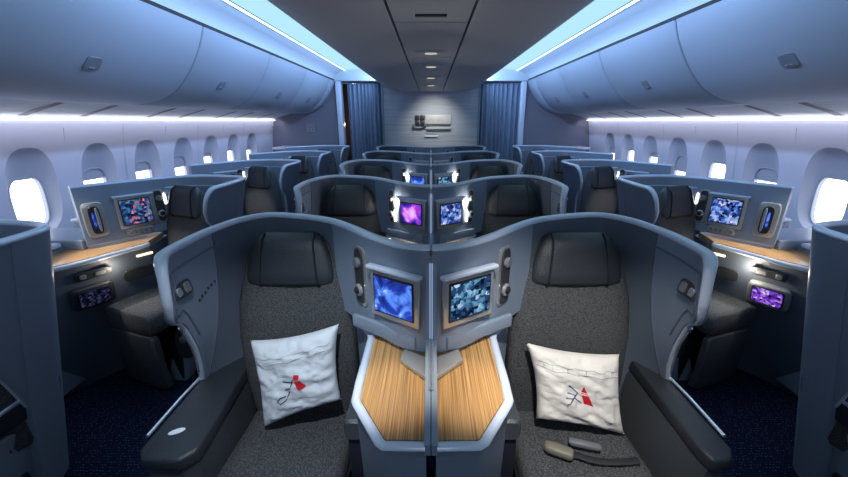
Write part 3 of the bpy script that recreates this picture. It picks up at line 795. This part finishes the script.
        if b - a > .6:
            yc = {2: 2.13, 3: 3.38, 4: 4.62}.get(k, (a + b) / 2) if sd == 1 else {2: 2.02, 3: 3.30, 4: 4.55}.get(k, (a + b) / 2)
            mx = frame_mx((-1.822, yc, 1.948), (0, -1, 0), (.62, 0, .78))
            if (mx.to_3x3() @ Vector((0, -1, 0))).x < 0: mx = mx @ Matrix.Rotation(PI, 4, 'Z')
            bm = bmesh.new(); rslab(bm, mx, .10, .085, .011, e=6); l = mk('latch', bm, 'latchp', root)
            bm = bmesh.new(); slab(bm, mx, .04, .008, .004, .001, dz=-.025, y0=-.0105); mk('latch_grip', bm, 'silver', l)
        side = 'left' if sd == 1 else 'right'
        tag(root, 'curved pale blue overhead bin above the %s windows, %s' % (side, ['', 'over the camera position', 'long one nearest in view', 'second in view from the camera', 'third in view from the camera', 'fourth in view from the camera', 'narrow end piece touching the bulkhead'][k]), 'overhead bin', 'overhead bins')
    ROOTLOC = Vector((0, 0, 0))
    # dark gap strip above the bins, cove, luminous lens
    bm = bmesh.new(); box(bm, -1.70, -1.618, Y0, Y1 - .02, 2.288, 2.312); struct('trim_%d' % (3 if sd == 1 else 4), bm, 'gap', smooth=False)
    def sheet(name, pts, m):
        bm = bmesh.new(); loft(bm, [[Vector((x, y, z)) for x, z in pts] for y in (Y0, Y1 - .005)], closed=False); return struct(name, bm, m, angle=60)
    sheet('ceiling_cove_' + nm, [(-1.63, 2.30), (-1.615, 2.345), (-1.58, 2.385), (-1.53, 2.415), (-1.455, 2.44), (-1.44, 2.45)], 'cove')
    sheet('ceiling_light_' + nm, [(-1.41, 2.455), (-1.3, 2.465), (-1.15, 2.47), (-1.0, 2.47), (-.80, 2.47)], 'cove_lamp')
    bm = bmesh.new(); tube(bm, [(-1.425, Y0, 2.445), (-1.425, Y1 - .01, 2.445)], .010, n=8); struct('trim_%d' % (5 if sd == 1 else 6), bm, 'cove_line')
    # passenger service panels between bin and sidewall
    sheet('ceiling_service_' + nm, [(-2.43, 1.770), (-2.60, 1.725), (-2.73, 1.685), (-2.74, 1.675)], 'binu')
    k = 0
    for yy in (1.40, 1.86, 2.54, 2.98, 3.66, 4.12, 4.80, 5.26, 5.94):
        bm = bmesh.new(); loft(bm, [[Vector((x, yy - .035 + dx_, z)) for x, z in ((-2.44, 1.7655), (-2.60, 1.7225), (-2.725, 1.6845))] for dx_ in (0, .06)], closed=False)
        if yy > 1.3:
            struct('trim_%d' % (10 + (sd == -1) * 20 + k), bm, 'recess', smooth=False); k += 1
        else: bm.free()
    # wall seams
    for j, c in enumerate(cells):
        if j % 2 == 0 and c > 1.5:
            bm = bmesh.new(); y = c - WPIT / 2
            loft(bm, [[Vector((xw(z) + .002, y - .003, z)) for z in (.9, 1.2, 1.45, 1.64)], [Vector((xw(z) + .002, y + .003, z)) for z in (.9, 1.2, 1.45, 1.64)]], closed=False)
            struct('trim_%d' % (50 + j + (sd == -1) * 20), bm, 'shade')
    # bulkhead side piece, pillar, curtain
    bm = bmesh.new(); box(bm, -2.9, -1.60, Y1, Y1 + .05, 0, 2.5); struct('wall_back_' + nm, bm, 'bulk2', smooth=False)
    bm = bmesh.new(); box(bm, -1.615, -1.525, Y1 - .05, Y1 + .12, 0, 2.34, .01); struct('trim_%d' % (90 + (sd == -1)), bm, 'rim')
    bm = bmesh.new(); box(bm, -1.70, -.80, Y1 - .07, Y1 + .05, 2.285, 2.6, .01); struct('trim_%d' % (92 + (sd == -1)), bm, 'cove', smooth=False)
    x0, x1 = (-1.43, -.83) if sd == 1 else (-1.515, -.80)
    bm = bmesh.new(); N = 110; rings = []
    for z in (.03, .6, 1.2, 1.8, 2.15, 2.25):
        r = []
        for i in range(N + 1):
            t = i / N; amp = .04 * (1 - .35 * (z / 2.25))
            ph = t * 2 * PI * 9 + 1.1 * math.sin(t * 13) + .25 * math.sin(z * 2 + t * 9)
            r.append(Vector((x0 + (x1 - x0) * t, Y1 + .05 + amp * math.sin(ph), z)))
        rings.append(r)
    rings = [r + [p + Vector((0, .006, 0)) for p in r[::-1]] for r in rings]
    loft(bm, rings); cu = mk('curtain', bm, 'curtain', None, angle=80)
    tag(cu, 'pleated blue-grey curtain left of the bulkhead panel, slightly open' if sd == 1 else 'pleated blue-grey curtain right of the bulkhead panel, fully drawn', 'curtain', 'doorway curtains')
    bm = bmesh.new(); tube(bm, [(-1.52, Y1 + .05, 2.262), (-.80, Y1 + .05, 2.262)], .010, n=8); tag(mk('curtain_rail', bm, 'silver', None), 'metal rail carrying the %s curtain' % nm, 'curtain rail')
MIR = 1
# centre ceiling
def sheetc(name, pts, m, th=.02):
    bm = bmesh.new(); up = [(x, z + th) for x, z in pts[::-1]]
    loft(bm, [[Vector((x, y, z)) for x, z in pts + up] for y in (Y0, Y1 - .001)]); return struct(name, bm, m, angle=30)
cc = [(.21, 2.128), (.40, 2.131), (.55, 2.142), (.68, 2.163), (.77, 2.192), (.83, 2.232), (.865, 2.28), (.875, 2.32)]
sheetc('ceiling', [(-x, z) for x, z in cc[::-1]] + [(-.2, 2.128)], 'ceil')
sheetc('ceiling_right', [(.2, 2.128)] + cc, 'ceil')
ys = [Y0, -.2, .9, 2.08, 3.15, 4.25, 5.35, Y1 - .001]
for i, (a, b) in enumerate(zip(ys, ys[1:])):
    bm = bmesh.new(); box(bm, -.188, .188, a + .006, b - .006, 2.127, 2.15, .003); struct('ceiling_panel_%d' % (i + 1), bm, 'ceil', smooth=False)
bm = bmesh.new(); box(bm, -.25, .25, Y0, Y1, 2.15, 2.16); struct('ceiling_backing', bm, 'gap', smooth=False)
bm = bmesh.new(); box(bm, -.88, .88, Y0, Y1, 2.325, 2.335); struct('ceiling_slab', bm, 'gap', smooth=False)
bm = bmesh.new(); box(bm, -2.9, 2.9, Y0, Y1 + 1.2, 2.5, 2.55); struct('ceiling_upper', bm, 'gap', smooth=False)
for i, (y, w) in enumerate(((2.87, .12), (3.55, .11), (4.43, .11), (5.35, .11))):
    root = empty('ceiling_light', (0, y, 2.127))
    bm = bmesh.new(); loft(bm, [sring((0, y, z), (1, 0, 0), (0, 1, 0), w * k, .055 * k, 28, 2) for z, k in ((2.129, 1), (2.118, .97), (2.112, .85))]); mk('lamp_ring', bm, 'ceil', root)
    bm = bmesh.new(); loft(bm, [sring((0, y, z), (1, 0, 0), (0, 1, 0), .045, .028, 24, 2) for z in (2.113, 2.107)]); mk('lens', bm, 'lens', root)
    tag(root, 'oval lamp in the centre ceiling strip, %s' % ['nearest of the four', 'second of the four from the camera', 'third of the four from the camera', 'farthest of the four, near the bulkhead'][i], 'ceiling lamp', 'oval ceiling lamps')
ROOTLOC = Vector((0, 0, 0))
bm = bmesh.new(); box(bm, -.075, .075, 1.93, 1.955, 2.118, 2.128, .003); tag(mk('air_vent', bm, 'recess', None), 'thin dark vent slot in the centre ceiling strip', 'vent')

# back wall centre, header, galley beyond the curtain
bm = bmesh.new(); box(bm, -.82, .82, Y1, Y1 + .05, 0, 2.34); struct('wall_back', bm, 'bulk', smooth=False)
bm = bmesh.new(); box(bm, -2.9, 2.9, Y1 + 1.15, Y1 + 1.2, 0, 2.5); struct('wall_galley', bm, 'galley', smooth=False)
bm = bmesh.new(); box(bm, -2.9, 2.9, Y0 - .05, Y0, 0, 2.5); struct('wall_light_stop', bm, 'bulk2', smooth=False)  # added unseen wall behind the camera, shuts out world light
for sx in (-1, 1):
    bm = bmesh.new(); box(bm, sx * .83 - .015, sx * .83 + .015, Y1 - .012, Y1 + .055, 0, 2.24, .004); struct('trim_%d' % (95 + (sx > 0)), bm, 'shell')
# emblem on the bulkhead
root = empty('wall_emblem', (0, Y1 - .02, 1.6)); yf = Y1 - .03
bm = bmesh.new(); box(bm, -.10, .345, yf, Y1, 1.60, 1.748, .003); box(bm, -.10, .345, yf, Y1, 1.515, 1.555, .003); mk('pale_panel', bm, 'artl', root)
for xa, xb, za, zb_ in ((-.275, -.20, 1.665, 1.745), (-.185, -.11, 1.665, 1.745), (-.275, -.20, 1.575, 1.65), (-.185, -.11, 1.575, 1.65)):
    bm = bmesh.new(); box(bm, xa, xb, yf, Y1, za, zb_, .003); mk('dark_panel', bm, 'artd', root)
bm = bmesh.new(); tube(bm, [(-.33, yf, 1.56), (-.28, yf, 1.53), (-.18, yf, 1.52), (-.08, yf, 1.56)], .014, n=8); tube(bm, [(-.08, yf + .01, 1.495), (.34, yf + .01, 1.495)], .010, n=8)
tube(bm, [(-.08, yf + .01, 1.575), (.34, yf + .01, 1.575)], .008, n=8); tube(bm, [(-.31, yf, 1.49), (-.31, yf, 1.60)], .008, n=8); mk('dark_outline', bm, 'artd', root)
bm = bmesh.new(); tube(bm, crom([(-.06, yf - .002, 1.61), (-.03, yf - .002, 1.67), (.02, yf - .002, 1.68), (.05, yf - .002, 1.62)], 4), .005, n=6); tube(bm, [(.10, yf - .002, 1.64), (.15, yf - .002, 1.70), (.20, yf - .002, 1.64)], .004, n=6); mk('line_figure', bm, 'shade', root)
tag(root, 'pale and charcoal panelled emblem mounted high on the bulkhead wall', 'wall emblem')
root = empty('name_plate', (0, Y1 - .01, 1.4)); bm = bmesh.new(); box(bm, -.115, .125, Y1 - .03, Y1 + .01, 1.382, 1.415, .002); mk('plate', bm, 'white', root)
bm = bmesh.new()
for k in range(9): box(bm, -.09 + k * .022, -.08 + k * .022, Y1 - .032, Y1 + .01, 1.427, 1.440)
mk('small_lettering', bm, 'artd', root, smooth=False)
tag(root, 'small white name plate under the emblem on the bulkhead wall', 'plate')
ROOTLOC = Vector((0, 0, 0))
# four-square sign on the left side bulkhead
root = empty('wall_placard', (-2.11, Y1, 1.54))
for dx in (-.035, .035):
    for dz in (-.035, .035):
        bm = bmesh.new(); X_ = -2.11 + dx; Z_ = 1.54 + dz
        for a in ((X_ - .028, X_ + .028, Z_ + .020, Z_ + .028), (X_ - .028, X_ + .028, Z_ - .028, Z_ - .020), (X_ - .028, X_ - .020, Z_ - .028, Z_ + .028), (X_ + .020, X_ + .028, Z_ - .028, Z_ + .028)):
            box(bm, a[0], a[1], Y1 - .006, Y1, a[2], a[3])
        mk('square_outline', bm, 'binu', root, smooth=False)
tag(root, 'small pale four-square sign on the left side bulkhead', 'sign')
ROOTLOC = Vector((0, 0, 0))
# low cabinets against the bulkhead behind the last side seats
for sx, nm in ((1, 'left'), (-1, 'right')):
    MIR = sx
    root = empty('storage_cabinet', (-2.0, 6.3, 0))
    bm = bmesh.new(); box(bm, -2.60, -1.63, 6.18, 6.55, .0, 1.20, .01); mk('cabinet_body', bm, 'shell', root)
    bm = bmesh.new(); box(bm, -2.64, -1.60, 6.14, 6.58, 1.20, 1.235, .008); mk('cabinet_top', bm, 'rim', root)
    tag(root, 'low grey cabinet with pale top against the %s side bulkhead' % nm, 'cabinet')
MIR = 1
# ------------------------------------------------------------------ lights
def spot(name, loc, to, e, ang, col=(1, .93, .82), blend=.6, size=.02):
    l = bpy.data.lights.new(name, 'SPOT'); l.energy = e; l.spot_size = math.radians(ang); l.spot_blend = blend; l.color = col; l.shadow_soft_size = size
    o = bpy.data.objects.new(name, l); o.location = loc
    o.rotation_euler = (Vector(to) - Vector(loc)).to_track_quat('-Z', 'Y').to_euler(); COL.objects.link(o); return o
def point(name, loc, e, col, size=.02):
    l = bpy.data.lights.new(name, 'POINT'); l.energy = e; l.color = col; l.shadow_soft_size = size
    o = bpy.data.objects.new(name, l); o.location = loc; COL.objects.link(o); return o
def area(name, loc, to, e, sx, sy, col):
    l = bpy.data.lights.new(name, 'AREA'); l.shape = 'RECTANGLE'; l.size = sx; l.size_y = sy; l.energy = e; l.color = col
    o = bpy.data.objects.new(name, l); o.location = loc
    o.rotation_euler = (Vector(to) - Vector(loc)).to_track_quat('-Z', 'Y').to_euler(); COL.objects.link(o); return o
for s in (-1, 1):
    spot('table_reading_light', (s * .16, .55, 2.10), (s * .10, .86, WZ), 62, 16, (1, .90, .74), .9)
    spot('pillow_reading_light', (s * .18, .30, 2.10), (s * .50, 1.12, .72), 130 if s > 0 else 90, 40, (1, .95, .88) if s > 0 else (.85, .93, 1), .8)
    spot('seat_reading_light', (s * 2.25, 1.70, 1.74), (s * 1.78, 2.15, .68), 75, 36, (1, .95, .85), .8)
    spot('far_seat_reading_light', (s * 2.15, 2.7, 1.75), (s * 1.66, 3.45, .80), 38, 20, (1, .93, .85), .8)
    for r in (1, 2):
        point('pod_light', (s * -.0 + s * .215, 1.13 + PITCH * r, 1.16), 2.4, (1, .96, .88), .015)
for s, e in ((1, 1.6), (-1, .7)): point('ledge_lamp_light', (s * 1.90, 2.0, .79), e, (1, .85, .65), .02)
spot('bulkhead_light', (.05, 5.9, 2.09), (.06, 6.6, 1.5), 26, 85, (1, .95, .8), 1)
point('galley_light', (-1.48, 7.2, 1.6), 2, (1, .7, .45))
for s in (-1, 1):
    area('cove_light', (s * .90, .35, 2.345), (s * 1.7, .35, 2.30), 9, 3.2, .05, (.40, .63, 1))
    area('cove_light', (s * .90, 4.25, 2.345), (s * 1.7, 4.25, 2.30), 44, 4.5, .05, (.40, .60, 1))
    area('wall_wash_light', (s * 2.60, (Y0 + Y1) / 2, 1.672), (s * 2.80, (Y0 + Y1) / 2, 1.2), 10, Y1 - Y0 - .1, .04, (.80, .82, 1))
# added fill light, unseen, above and behind the photographer
area('added_fill_light', (0, -.5, 2.1), (0, 1.2, .6), 8, .35, 1.2, (.72, .84, 1))

w = bpy.data.worlds.new('world'); SC.world = w; w.use_nodes = True
w.node_tree.nodes['Background'].inputs[0].default_value = (.5, .65, .9, 1); w.node_tree.nodes['Background'].inputs[1].default_value = .3

# ------------------------------------------------------------------ camera
cam = bpy.data.cameras.new('camera'); co = bpy.data.objects.new('camera', cam); COL.objects.link(co)
cam.sensor_width = 36; cam.lens = 36 * 360 / 848; cam.clip_start = .02
co.location = (0, 0, 1.65); co.rotation_euler = (PI / 2 - math.atan(117.5 / 360), 0, 0)
cam.shift_x = -7 / 848
SC.camera = co
SC.view_settings.view_transform = 'Standard'; SC.view_settings.look = 'None'; SC.view_settings.gamma = 1; SC.view_settings.exposure = 0
SC.view_settings.use_curve_mapping = False
